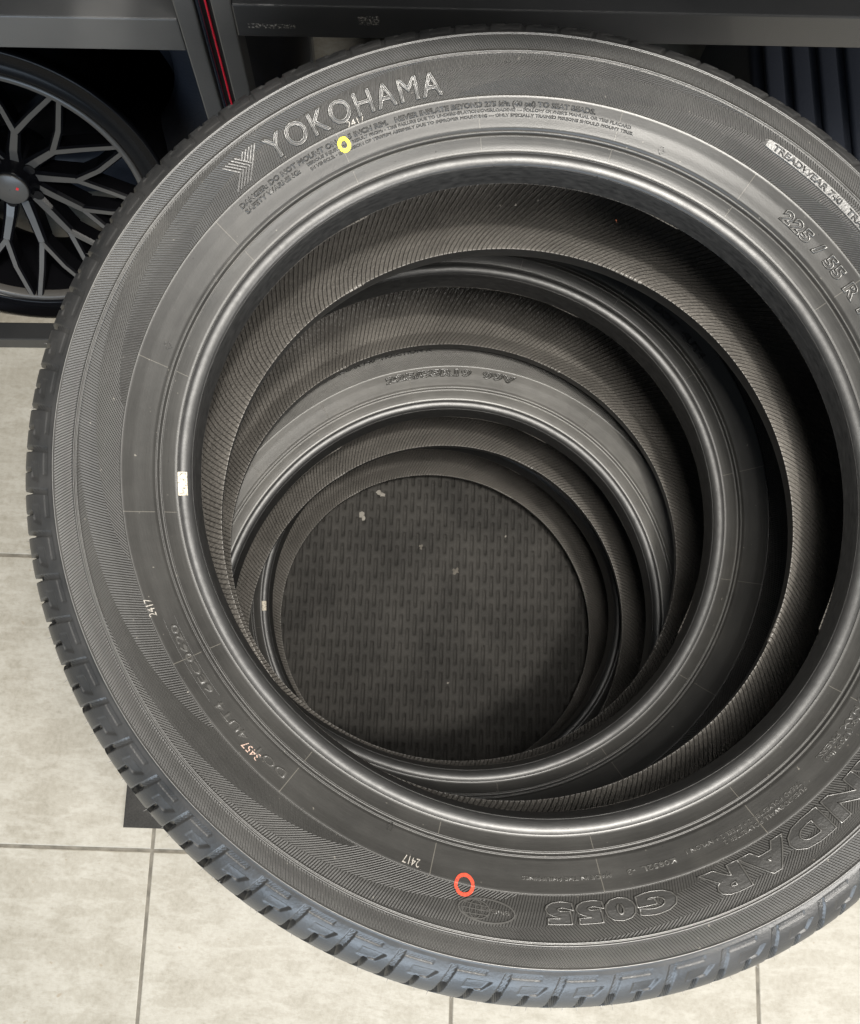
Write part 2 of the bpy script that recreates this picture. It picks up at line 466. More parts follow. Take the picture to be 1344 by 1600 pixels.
NB = 70
def sstep(x, a, b):
    t = np.clip((x - a) / (b - a), 0, 1); return t * t * (3 - 2 * t)
class TreadDisp:
    sign = 1
    def __init__(s, phase, fine=True): s.phase = phase; s.fine = fine
    def __call__(s, T, R, Z, S):
        f = s.fine
        zz = np.where(Z < ZC, 2 * ZC - Z, Z)            # mirrored halves
        a0 = (T / (2 * PI) * NB - NB * .12 * np.sin(T - math.radians(290)) / (2 * PI) + s.phase)      # block length varies round the tyre
        # q: arc position from the shoulder edge line outwards
        q = np.where(R < .3562, R, .3562 + (.0035 - zz))
        mm = 2 * PI * .352 / NB                          # pitch in metres
        skew = (.352 - q) / mm * .30                     # grooves slant
        a = (a0 - skew) % 1.0
        def groove(c, w, soft=.00035):
            d = np.abs(((a - c + .5) % 1) - .5) * mm
            return 1 - sstep(d, w - soft, w + soft)
        outer = q < .3562 + .030
        D = np.zeros_like(R)
        # deep part over the tread edge
        D = np.maximum(D, groove(.0, .0020) * sstep(q, .3446, .3464) * .0060 * outer)
        D = np.maximum(D, groove(.5, .0013) * sstep(q, .3444, .3460) * .0052 * outer)
        if f:
            # shallow hatched channel inwards and its arm along the rim
            hat = .00045 + .00022 * np.sign(np.sin((T * .34 / .0011 + R * 900) * PI))
            ch = groove(.0, .0020, .0004) * sstep(q, .3305, .3312) * (1 - sstep(q, .3465, .3475))
            D = np.maximum(D, ch * (.0009 + hat * .7))
            arm = sstep(q, .3302, .3308) * (1 - sstep(q, .3334, .3340)) * sstep(a, .02, .04) * (1 - sstep(a, .60, .62))
            D = np.maximum(D, arm * (.0003 + hat * .4))
            # slanted recess above the short slot
            ar = (a0 - (.352 - .3415) / mm * .30) % 1.0
            rec = sstep(q, .3375, .3383) * (1 - sstep(q, .3440, .3448)) * sstep(ar + (q - .341) * 10, .31, .335) * (1 - sstep(ar + (q - .3375) * 26, .80, .86))
            D = np.maximum(D, rec * (.0004 + .0012 * sstep(ar, .3, .8)))
        # wide grooves round the tyre and sipes across the ribs
        for zc in (-.030, -.0625):
            D = np.maximum(D, (1 - sstep(np.abs(zz - zc), .0035, .0045)) * (q > .3562 + .02) * .0065)
        sipe = groove(.25, .0008, .0003) * (np.abs(zz + .046) < .011)
        D = np.maximum(D, sipe * .004)
        # mould seams
        return D

def build_tyre(ty, label, fine=False, hi=False, side=None):
    root = empty('tyre', ty.off, label, 'tyre', 'tyres stacked flat one on another')
    nth = 1080 if hi else 540
    bu = smooth_poly(BEAD, 3)
    ring_mesh('bead', ty, [(r, z) for r, z in bu], nth, M['bead'], root)
    ring_mesh('bead', ty, mirror(bu, ty.b), nth // 2, M['bead'], root)
    su = densify(SIDE, .0012)
    ring_mesh('sidewall', ty, su, nth, side or M['side'], root)
    ring_mesh('sidewall', ty, mirror(su, ty.b), nth // 2, M['side'], root)
    # tread
    tu = smooth_poly(TREAD_U, 8)
    if fine:
        fineP = resample([p for p in tu if p[1] > -.035], .00055); rest = resample([tuple(fineP[-1])] + [p for p in tu if p[1] < fineP[-1][1]], .0016)
        up = [tuple(x) for x in fineP] + [tuple(x) for x in rest[1:]]
        low = mirror([tuple(x) for x in resample(tu, .0016)], ty.b)
        P = up + low[1:]
        n2 = NB * 52
    else:
        up = [tuple(x) for x in resample(tu, .0022)]
        P = up + mirror(up, ty.b)[1:]
        n2 = NB * 20
    d = TreadDisp(ty.phase, fine)
    d.sign = -1
    ring_mesh('tread', ty, P, n2, M['tread'], root, disp=d)
    lu = smooth_poly(LINER_U, 4)
    P = lu + mirror(lu, ty.b)[1:]
    P = P[::-1]
    A = np.array(P); s = np.concatenate([[0], np.cumsum(np.hypot(*np.diff(A, axis=0).T))]); s /= s[-1]
    class LD:
        sign = 1
        def __call__(q, T, R, Z, S):
            # splice steps and gentle waviness of the liner
            w = .0004 * np.sin(T * 7 + 1.3) * np.sin(S * 60)
            for c, ww in ((1.02, .03), (2.1, .02), (-.5, .03)):
                dd = (T - c + PI) % (2 * PI) - PI
                w = w + .0010 * (sstep(dd, -.004, .004) - sstep(dd, ww, ww * 6))
            return w
    ring_mesh('inner_liner', ty, P, 1440 if hi else 720, M['liner'], root, disp=LD(), vs=s)
    return root

def zs(r):   # height of the upper sidewall over radius
    P = BEAD + SIDE[1:] + TREAD_U[1:6]
    return np.interp(r, [p[0] for p in P], [p[1] for p in P])

# text wrapped round a tyre; letters stand with their tops outwards and read clockwise
FONT_CACHE = {}
def text_geo(txt, height, extrude=.0003, outline=0., stretch=1., bold=0., space=1., res=3, bevel=0.):
    cu = bpy.data.curves.new('t', 'FONT'); cu.body = txt; cu.size = height / .73; cu.extrude = extrude
    cu.resolution_u = res; cu.space_character = space; cu.offset = bold
    if outline: cu.fill_mode = 'NONE'; cu.bevel_depth = outline; cu.bevel_resolution = 0; cu.extrude = 0
    if bevel: cu.bevel_depth = bevel; cu.bevel_resolution = 0; cu.offset = bold - bevel * .5
    ob = bpy.data.objects.new('t', cu); COL.objects.link(ob)
    bpy.context.view_layer.update()
    dg = bpy.context.evaluated_depsgraph_get()
    me = bpy.data.meshes.new_from_object(ob.evaluated_get(dg))
    bpy.data.objects.remove(ob); bpy.data.curves.remove(cu)
    bm = bmesh.new(); bm.from_mesh(me); bpy.data.meshes.remove(me)
    return bm
def subdivide_long(bm, L):
    for _ in range(4):
        es = [e for e in bm.edges if e.calc_length() > L]
        if not es: break
        bmesh.ops.subdivide_edges(bm, edges=es, cuts=1)
    bmesh.ops.triangulate(bm, faces=bm.faces[:])
def wrap(bm, ty, root, name, mat, th0, th1, r0, lift=0., slant=0., label=None, flat=False, kz=1.):
    """x range of bm is spread from th0 to th1 (degrees, clockwise), baseline radius r0"""
    xs = [v.co.x for v in bm.verts]; x0, x1 = min(xs), max(xs)
    for v in bm.verts:
        t = (v.co.x + slant * v.co.y - x0) / (x1 - x0)
        th = math.radians(th0 + (th1 - th0) * t); r = r0 + v.co.y
        z = zs(r) + lift + v.co.z * kz
        v.co = Vector(ty.warp(r, th, float(z)).tolist())
    o = bm_obj(name, bm, mat, root)
    if label: o['label'] = label
    return o
def inscription(ty, root, txt, th0, th1, r0, h, style='plain', slant=0., mat=None, lift=0., bold=.035, rim=.0003):
    mat = mat or (M['edge'] if style in ('outline',) or (style == 'plain' and math.cos(math.radians(th0 - 100)) < .5) else M['letter'])  # paler copy also brightens plain text where less light falls
    if style == 'plain':
        bm = text_geo(txt, h, .0002, res=2, bold=0, bevel=min(.0005, h * .11)); subdivide_long(bm, .004)
        wrap(bm, ty, root, 'raised_lettering', mat, th0, th1, r0, .0001 + lift, slant)
    elif style == 'print':
        bm = text_geo(txt, h, .00006, res=2, bold=-h * .006)
        subdivide_long(bm, .004); wrap(bm, ty, root, 'stamped_number', mat, th0, th1, r0, .0003, slant)
    elif style == 'outline':
        bm = text_geo(txt, h, 0, outline=.00052, bold=h * .05, space=1.12); subdivide_long(bm, .003)
        wrap(bm, ty, root, 'raised_lettering', mat, th0, th1, r0, .00012, slant)
    elif style == 'block':     # smooth plateau with a raised rim
        bm = text_geo(txt, h, .0004, bold=h * bold, space=1.14); subdivide_long(bm, .003)
        bm2 = text_geo(txt, h, 0, outline=rim, bold=h * bold, space=1.14); subdivide_long(bm2, .003)
        for v in bm2.verts: v.co.z += .0004
        for f in bm2.faces: f.material_index = 1
        me = bpy.data.meshes.new('q'); bm2.to_mesh(me); bm2.free(); bm.from_mesh(me); bpy.data.meshes.remove(me)
        o = wrap(bm, ty, root, 'raised_lettering', mat, th0, th1, r0, .0001, slant)
        o.data.materials.append(M['edge'])

def poly_geo(polys, h=.0004, outline=0.):
    """list of closed xy polygons extruded up by h"""
    bm = bmesh.new()
    for P in polys:
        b = [bm.verts.new((x, y, -.0003)) for x, y in P]; t = [bm.verts.new((x, y, h)) for x, y in P]
        n = len(P)
        bm.faces.new(t)
        for i in range(n): bm.faces.new((b[i], b[(i + 1) % n], t[(i + 1) % n], t[i]))
    subdivide_long(bm, .003)
    return bm
def stroke(P, w, closed=False):
    """polyline as quads of width w"""
    out = []
    n = len(P)
    for i in range(n if closed else n - 1):
        a = Vector(P[i]); b = Vector(P[(i + 1) % n]); d = (b - a)
        if d.length < 1e-9: continue
        d.normalize(); q = Vector((-d.y, d.x)) * w / 2; e = d * w * .3
        out.append([tuple(a - e - q), tuple(b + e - q), tuple(b + e + q), tuple(a - e + q)])
    return out
def annulus_bm(r0, r1, n=40, h=.00015, jag=0.):
    bm = bmesh.new(); A = []; B = []
    for i in range(n):
        a = 2 * PI * i / n
        j0 = rnd.uniform(-jag, jag); j1 = rnd.uniform(-jag, jag)
        A.append(bm.verts.new(((r0 + j0) * math.cos(a), (r0 + j0) * math.sin(a), h)))
        B.append(bm.verts.new(((r1 + j1) * math.cos(a), (r1 + j1) * math.sin(a), h)))
    for i in range(n):
        j = (i + 1) % n; bm.faces.new((A[i], B[i], B[j], A[j]))
    r = bmesh.ops.extrude_face_region(bm, geom=bm.faces[:])
    for v in [g for g in r['geom'] if isinstance(g, bmesh.types.BMVert)]: v.co.z -= .0003
    bmesh.ops.subdivide_edges(bm, edges=bm.edges[:], cuts=1)
    bmesh.ops.recalc_face_normals(bm, faces=bm.faces[:])
    return bm
def place_local(bm, ty, root, name, mat, th, r, lift=.0004, rot=0.):
    """bm centred at 0, x clockwise, y outwards"""
    t0 = math.radians(th)
    for v in bm.verts:
        x = v.co.x * math.cos(rot) - v.co.y * math.sin(rot); y = v.co.x * math.sin(rot) + v.co.y * math.cos(rot)
        rr = r + y; z = zs(rr) + lift + v.co.z
        v.co = Vector(ty.warp(rr, t0 - x / r, float(z)).tolist())
    return bm_obj(name, bm, mat, root)

T1 = Tyre((0, 0, H0), (.00075, -.00404), (-.00593, .0059), (-.00285, -.00665), (0, 0), (-.0077, -.004, .0672, -.0241, .0176), .0549, phase=.0)
T2 = Tyre((-.0394, .0210, H0 - .2209), (.0223, -.0084), (-.00844, .01285), (-.00645, -.0005), (-.0035, .0001), (.0058, -.0066, .0111, -.035, -.0159), .050)
T3 = Tyre((-.0446, -.0537, H0 - .4366), (.0013, .02495), (-.002, -.0046), (0, 0), (-.0002, -.001), (0, 0, 0, 0, 0), .044)
T4 = Tyre((-.0359, -.0177, H0 - .6458), (.0114, -.0167), (.011, .0018), (0, 0), (-.0038, -.0019), (-.0018, -.0084, .0038, -.0043, -.0018), .043, scale=.948)
r1 = build_tyre(T1, 'topmost tyre of the stack, yellow and red paint rings on its sidewall', fine=True, hi=True)
r2 = build_tyre(T2, 'second tyre from the top of the stack, with DOT 4UT4 moulded on its sidewall', hi=True)
r3 = build_tyre(T3, 'third tyre from the top, with a dusty pale sidewall inside the stack', hi=True, side=M['side_dusty'])
r4 = build_tyre(T4, 'lowest tyre of the stack, standing on the ribbed rubber mat')

# --- writing on the top tyre
inscription(T1, r1, 'YOKOHAMA', 130.3, 102.6, .2888, .0148, 'block', bold=0., rim=.00058)
def px_ring(px, py):
    """pixel of the photograph -> (theta, r) on the top tyre, used to take the emblem's drawing"""
    C = cam.matrix_world.translation; z = H0 + .02
    d = Rm @ Vector(((px - 662.2) / 1585.7144, -(py - 808.03) / 1585.7144, -1))
    for _ in range(12):
        q = C + d * ((z - C.z) / d.z); th = math.atan2(q.y, q.x)
        g = (1 + T1.g2[0] * math.cos(2 * th) + T1.g2[1] * math.sin(2 * th)) * (1 + T1.g3[0] * math.cos(3 * th) + T1.g3[1] * math.sin(3 * th))
        r = math.hypot(q.x, q.y) / g
        z = H0 + float(zs(r)) + T1.zh[0] * math.cos(2 * th) + T1.zh[1] * math.sin(2 * th)
    return th, r
def emblem():
    L = [[(140, 880), (585, 975), (520, 1440)], [(205, 815), (655, 910), (600, 1370)], [(280, 755), (735, 850), (675, 1300)], [(350, 690), (805, 790), (755, 1240)],
         [(430, 630), (885, 735)], [(930, 245), (885, 735), (830, 1165)], [(855, 290), (820, 700)], [(785, 340), (750, 690)], [(710, 400), (680, 670)], [(630, 460), (610, 650)]]
    t0 = math.radians(134.3); r0 = .2958; polys = []
    for P in L:
        Q = []
        for x, y in P:
            th, r = px_ring(340 + x / 16, 210 + y / 16); Q.append(((t0 - th) * r0, r - r0))
        polys += stroke(Q, .00088)
    return poly_geo(polys, .00055)
place_local(emblem(), T1, r1, 'raised_emblem', M['letter'], 134.3, .2958)
def plate(th0, th1, ra0, ra1, n=60):
    bm = bmesh.new(); rows = []
    m = 8
    for i in range(n + 1):
        t = i / n; th = math.radians(th0 + (th1 - th0) * t); e = min(1, t * n / 3.) ** .5
        mid = (ra0 + ra1) / 2; hw = (ra1 - ra0) / 2 * (.55 + .45 * e)
        row = []
        for j in range(m + 1):
            q = -1 + 2 * j / m; r = mid + q * hw
            row.append(bm.verts.new(T1.warp(r, th, float(zs(r)) + (.0005 if 0 < j < m and 0 < i < n else -.0003)).tolist()))
        rows.append(row)
    for i in range(n):
        for j in range(m): bm.faces.new((rows[i][j], rows[i][j + 1], rows[i + 1][j + 1], rows[i + 1][j]))
    return bm_obj('smooth_plate', bm, M['letter'], r1, False)
plate(54.6, 8, .2996, .3072)
inscription(T1, r1, 'DANGER: DO NOT MOUNT ON 19.5 INCH RIM.   NEVER INFLATE BEYOND 275 kPa (40 psi) TO SEAT BEADS.', 138.3, 79.0, .2788, .0030)
inscription(T1, r1, 'SAFETY WARNING:', 138.2, 127.6, .2745, .0030)
inscription(T1, r1, 'SERIOUS INJURY MAY RESULT FROM: • TIRE FAILURE DUE TO UNDERINFLATION/OVERLOADING — FOLLOW OWNER\'S MANUAL OR TIRE PLACARD', 126.2, 73.0, .2757, .0019)
inscription(T1, r1, 'IN VEHICLE. • EXPLOSION OF TIRE/RIM ASSEMBLY DUE TO IMPROPER MOUNTING — ONLY SPECIALLY TRAINED PERSONS SHOULD MOUNT TIRES.', 126.0, 72.4, .2725, .0019)
inscription(T1, r1, 'TREADWEAR 740   TRACTION A   TEMPERATURE A', 52.8, 16, .3014, .0040, lift=.0004)
inscription(T1, r1, '225 / 55 R 19  99V', 45.5, 14, .2728, .0072, 'outline')
inscription(T1, r1, 'GEOLANDAR', -18, -71.0, .2898, .0140, 'block', bold=.075, rim=.0004)
inscription(T1, r1, 'G055', -74.0, -90.4, .2898, .0110, 'block', bold=.085, rim=.0004)
inscription(T1, r1, 'MADE IN THE PHILIPPINES', -81.1, -93.0, .2752, .0022)
inscription(T1, r1, 'K0852L  -3', -72.2, -79.0, .2748, .0030)
inscription(T1, r1, 'PLIES:SIDEWALL POLYESTER 2', -52.0, -65.5, .2768, .0024)
inscription(T1, r1, 'TREAD POLYESTER 2 + STEEL 2 + NYLON 1', -52.0, -70.6, .2732, .0024)
inscription(T1, r1, 'MAX. LOAD 775 kg (1709 lbs)', -28.0, -47.6, .2745, .0028)
inscription(T1, r1, '350 kPa (51 psi) MAX. PRESS.', -26.0, -47.9, .2705, .0028)
inscription(T1, r1, 'DOT  4UT4', -128.2, -142.4, .2728, .0050)
inscription(T1, r1, '6EC0620', -144.0, -155.4, .2722, .0046)
P = []
for t in np.linspace(0, 1, 13): P.append((t, 1))
bm = bmesh.new()   # raised lines round the date code
def frame_line(r0_, r1_, t0, t1, w=.0003):
    b = bmesh.new(); n = max(2, int(abs(t1 - t0) / .6)); A = []
    L = []
    for i in range(n + 1):
        th = math.radians(t0 + (t1 - t0) * i / n); rc = r0_ + (r1_ - r0_) * i / n
        row = []
        for dr, dz in ((-w, -.0002), (-w * .4, .0003), (w * .4, .0003), (w, -.0002)):
            row.append(b.verts.new(T1.warp(rc + dr, th, float(zs(rc + dr) + dz)).tolist()))
        L.append(row)
    for i in range(n):
        for j in range(3): b.faces.new((L[i][j], L[i][j + 1], L[i + 1][j + 1], L[i + 1][j]))
    me = bpy.data.meshes.new('q'); b.to_mesh(me); b.free(); return me
for args in ((.2712, .2712, -143.0, -156.5), (.2782, .2782, -143.0, -156.5)):
    me = frame_line(*args); bm.from_mesh(me); bpy.data.meshes.remove(me)
bm_obj('date_code_frame', bm, M['letter'], r1, True)
inscription(T1, r1, '3457', -132.6, -135.6, .2762, .0048, 'print', mat=M['orange_print'])
inscription(T1, r1, '2417', -157.2, -159.8, .2808, .0048, 'print', mat=M['white_print'])
inscription(T1, r1, '2417', -106.6, -108.9, .2785, .0052, 'print', mat=M['white_print'])
inscription(T1, r1, '2417', 118.0, 115.2, .2850, .0042, 'print', mat=M['white_print'])
place_local(annulus_bm(.0044, .0066, jag=.00012), T1, r1, 'red_paint_ring', M['red'], -100.4, .2852, .0006)
place_local(annulus_bm(.0024, .0049, jag=.00025), T1, r1, 'yellow_paint_ring', M['yellow'], 119.6, .2768, .0006)
# globe emblem
def globe():
    ring = lambda cx, cy, a, b, n=28: [(cx + a * math.cos(2 * PI * i / n), cy + b * math.sin(2 * PI * i / n)) for i in range(n)]
    S = []
    S += stroke(ring(.0, .0, .0178, .0064), .0009, True)
    g = ring(.0070, 0, .0088, .0052)
    S += stroke(g, .0006, True)
    for k_ in (-.45, 0, .45):
        S += stroke([(.0070 - .0084, .0052 * k_), (.0070 + .0084 * math.sqrt(1 - k_ * k_), .0066 * k_)], .0005)
        S += stroke([(.0070 + .0088 * k_ * math.cos(a), .0050 * math.sin(a)) for a in np.linspace(-PI / 2, PI / 2, 9)], .0005)
    return poly_geo(S, .0009)
place_local(globe(), T1, r1, 'globe_emblem', M['edge'], -97.4, .2970)
inscription(T1, r1, 'BluEarth', -94.6, -98.6, .2956, .0024)
# small arrows beside the rim line
for th_, r_ in ((161.9, .2705), (67.2, .2700), (-111.8, .2672)):
    place_local(poly_geo(stroke([(-.0012, .0022), (-.0012, -.0002), (-.0026, -.0002), (0, -.0028), (.0026, -.0002), (.0012, -.0002), (.0012, .0022)], .00045, True), .0004), T1, r1, 'raised_arrow', M['letter'], th_, r_)
# barcode label without its codes
def label_sheet(w, h):
    b = bmesh.new(); box(b, -w / 2, w / 2, -h / 2, h / 2, 0, .00012); bmesh.ops.subdivide_edges(b, edges=b.edges[:], cuts=3, use_grid_fill=True); return b
lb = place_local(label_sheet(.0170, .0064), T1, r1, 'bead_label', M['label'], -177.1, .2472, .0004)
ink = bmesh.new()
for x_ in (-.0062, .0, .0062): box(ink, x_ - .00015, x_ + .00015, -.0030, .0030, 0, .00008)
place_local(ink, T1, lb, 'printed_lines', M['ink'], -177.1, .2472, .00056)
for t_, a0, a1 in (('9178A', -.00695, -.00925), ('H3538', .00925, .00695)):
    b = text_geo(t_, .0014, .00004, res=1)
    for v in b.verts: v.co = Vector((-(v.co.y) * (1 if a0 < 0 else -1) + (-.0066 if a0 < 0 else .0066), (v.co.x * (1 if a0 < 0 else -1)) - .0026 * (1 if a0 < 0 else -1), v.co.z))
    place_local(b, T1, lb, 'printed_code', M['ink'], -177.1, .2472, .00058)
place_local(label_sheet(.0135, .0060), T4, r4, 'bead_label', M['label'], 180.6, .2470, .0005)
# lettering on the tyres below
inscription(T2, r2, 'DOT  4UT4', 45.8, 31.5, .2715, .0052)
inscription(T3, r3, '225/55R19  99V', 103.5, 72.0, .2755, .0062, 'outline')
inscription(T3, r3, 'TREADWEAR 740  TRACTION A', 120, 92.0, .3005, .0042)
# rubber vent hairs on tread edge and bead of the top tyre
def hairs():
    bm = bmesh.new()
    def hair(r, th, z, nr, nz, L, w=.00028):
        # thin cone along (nr,nz)
        n = 5; c = []
        tt = rnd.uniform(-.4, .4)
        base = []
        for i in range(n):
            a = 2 * PI * i / n
            # local frame: tangent & binormal
            dr = w * math.cos(a) * nz; dz = -w * math.cos(a) * nr; dt = w * math.sin(a) / r
            base.append(bm.verts.new(T1.warp(r + dr, th + dt, float(z + dz)).tolist()))
        tip = bm.verts.new(T1.warp(r + nr * L, th + tt * L / r, float(z + nz * L)).tolist())
        for i in range(n): bm.faces.new((base[i], base[(i + 1) % n], tip))
    for i in range(NB):
        for k_, dz in ((.17, .0), (.33, -.003), (.67, -.002), (.88, 0.)):
            if rnd.random() < .25: continue
            th = 2 * PI * (i + k_) / NB
            hair(.3570, th, .0015 + dz, .95, .3, rnd.uniform(.0012, .0042))
    for i in range(26):
        th = 2 * PI * rnd.random(); hair(.2408, th, .0003, -.35, .9, rnd.uniform(.001, .0035))
    for i in range(60):
        th = 2 * PI * rnd.random(); r = rnd.choice([.2482, .2558, .2665, .275, .281, .294, .301, .3117, .319]) + rnd.uniform(-.001, .001)
        hair(r, th, float(zs(r)), 0, 1, rnd.uniform(.0004, .0012), .0003)
    o = bm_obj('vent_hairs', bm, M['tread'], r1); o['kind'] = 'stuff'; return o
hairs()

# ------------------------------------------------------------------ bits lying inside
def scrap(name, loc, s, mat, label, group, n=11):
    bm = bmesh.new(); vs = []
    for i in range(n):
        a = 2 * PI * i / n; r = s * rnd.uniform(.25, 1.)
        vs.append(bm.verts.new((r * math.cos(a), r * math.sin(a), rnd.uniform(0, s * .25))))
    c = bm.verts.new((0, 0, s * .3))
    for i in range(n): bm.faces.new((vs[i], vs[(i + 1) % n], c))
    r = bmesh.ops.extrude_face_region(bm, geom=bm.faces[:])
    for v in [g for g in r['geom'] if isinstance(g, bmesh.types.BMVert)]: v.co.z += s * .12
    o = bm_obj(name, bm, mat); o.location = loc; o['label'] = label; o['category'] = 'scrap'
    if group: o['group'] = group
    return o
paper = NT('scrap_paper', (.24, .225, .20), .8).m; paper_d = NT('dusty_scrap', (.11, .10, .085), .8).m
G = 'scraps lying on the rubber mat'
SC = [((595, 772), .0085, paper, 'white torn scrap on the mat, the highest one up'), ((567, 807), .0080, paper, 'white torn scrap on the mat, lower left of the highest one'),
      ((712, 892), .0070, paper_d, 'grey dusty scrap near the middle of the mat'), ((658, 855), .0050, paper_d, 'faint brown crumb on the mat left of the middle'),
      ((790, 838), .0022, paper, 'tiny pale crumb on the right part of the mat'), ((700, 1067), .0024, paper, 'tiny pale crumb low on the mat')]
def unproject(px, py, z):
    d = Rm @ Vector(((px - 672 + 9.795) / 1585.7144, -(py - 800 - 8.032) / 1585.7144, -1)); C = cam.matrix_world.translation
    t = (z - C.z) / d.z; return C + d * t
for (px, py), s, m_, lab in SC:
    p_ = unproject(px, py, .0058); scrap('scrap', (p_.x, p_.y, .0056), s, m_, lab, None)
orange = NT('orange_crumb', (.6, .2, .1), .6).m
for (px, py), zz, m_, lab in (((782, 321), -.05, paper, 'tiny white crumb clinging inside the top tyre, leftmost'), ((806, 321), -.05, paper, 'tiny white crumb inside the top tyre, middle one'), ((840, 313), -.045, paper, 'tiny white crumb inside the top tyre, right one'), ((963, 345), -.05, orange, 'tiny orange crumb inside the top tyre')):
    # walk the ray until it meets the liner
    C = cam.matrix_world.translation
    d = Rm @ Vector(((px - 662.2) / 1585.7144, -(py - 808.03) / 1585.7144, -1))
    L = sorted([(z, r) for r, z in (LINER_U + mirror(LINER_U, T1.b)[1:])])
    hit = None
    PP = np.array(LINER_U[8:] + mirror(LINER_U, T1.b)[1:12])
    for t in np.linspace(.68, .95, 600):
        q = C + d * t; r = math.hypot(q.x, q.y); z = q.z - H0
        rr = np.interp(-z, -PP[:, 1], PP[:, 0]) if z < .02 and z > -.13 else 9
        if r >= rr - .0012: hit = q; break
    if hit is not None: scrap('crumb', hit, .0016, m_, lab, None, 5)['category'] = 'crumb'

# ------------------------------------------------------------------ display racks behind
YF = .405                     # front plane of both racks
steel = M['steel_lit']
def part(name, parent, mat, *boxes, bev=.0015):
    bm = bmesh.new()
    for b in boxes: box(bm, *b, bev=bev)
    return bm_obj(name, bm, mat, parent)
def local(b, o): return (b[0] - o[0], b[1] - o[0], b[2] - o[1], b[3] - o[1], b[4], b[5])
ra = (-.75, YF); RA = empty('display_rack', (ra[0], ra[1], 0), 'black steel display rack at the left holding the black alloy wheel', 'rack', 'black steel display racks')
zA1, zA0 = H0 - .052, H0 - .093
part('top_beam', RA, steel, local((-1.22, -.2841, YF, YF + .03, zA0, zA1), ra))
part('rear_beam', RA, steel, local((-1.22, -.2841, .90, .93, zA0, zA1), ra))
part('base_beam', RA, M['steel_shaded'], local((-1.22, -.2841, YF, YF + .028, .0, .035), ra))
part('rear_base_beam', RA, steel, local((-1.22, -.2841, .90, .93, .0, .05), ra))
for (x0, x1) in ((-.2838, -.2672), (-1.24, -1.2235)):
    part('post', RA, steel, local((x0, x1, YF - .0004, YF + .030, 0, 1.15), ra))
    part('post', RA, steel, local((x0, x1, .9004, .9296, 0, 1.15), ra))
part('shelf_panel', RA, M['panel_dark'], local((-1.2232, -.2843, YF + .0302, .8998, zA1 - .012, zA1 - .004), ra), bev=.0008)
rb = (.45, YF); RB = empty('display_rack', (rb[0], rb[1], 0), 'black steel display rack at the upper right, behind the top tyre', 'rack', 'black steel display racks')
zB1, zB0 = H0 - .033, H0 - .072
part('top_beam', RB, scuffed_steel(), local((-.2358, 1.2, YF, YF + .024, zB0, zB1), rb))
part('rear_beam', RB, steel, local((-.2358, 1.2, .90, .93, zB0, zB1), rb))
part('base_beam', RB, M['steel_shaded'], local((-.2358, 1.2, YF, YF + .028, .0, .035), rb))
for (x0, x1) in ((-.2525, -.2360), (1.2, 1.2165)):
    part('post', RB, steel, local((x0, x1, YF - .0004, YF + .030, 0, 1.15), rb))
    part('post', RB, steel, local((x0, x1, .9004, .9296, 0, 1.15), rb))
part('shelf_panel', RB, M['panel_dark'], local((-.2357, 1.1998, YF + .0242, .8998, zB1 - .010, zB1 + .002), rb), bev=.0008)
navy = NT('navy_black_panel', (.012, .015, .026), .5).m
part('side_panel', RB, navy, local((-.2480, -.2405, YF + .0302, .8998, .04, zB0 - .002), rb), bev=.0006)
for R_, x0, x1, xo in ((RA, -1.2232, -.2843, ra), (RB, -.2357, 1.1998, rb)):
    part('light_blocking_shelf', R_, M['panel_dark'], local((x0, x1, YF - .16, .8998, 1.09, 1.13), xo), bev=.001)  # unseen shelf added to keep overhead light off the shelves below
# narrow board with a red edge standing between the racks
RD = empty('edge_board', (-.26, YF + .02, 0), 'thin black board with a bright red edge between the two racks', 'board')
part('board', RD, M['panel_dark'], (-.0062, .0062, -.012, .25, .0, 1.15), bev=.001)
part('red_trim', RD, NT('red_trim_paint', (.75, .02, .05), .4).m, (.0012, .0029, -.0150, -.0122, .0, 1.15), bev=.0006)
part('blue_tube', RD, NT('blue_black_gloss', (.015, .02, .03), .18, spec=.7).m, (-.0058, -.0022, -.0180, -.0122, .0, 1.15), bev=.0016)

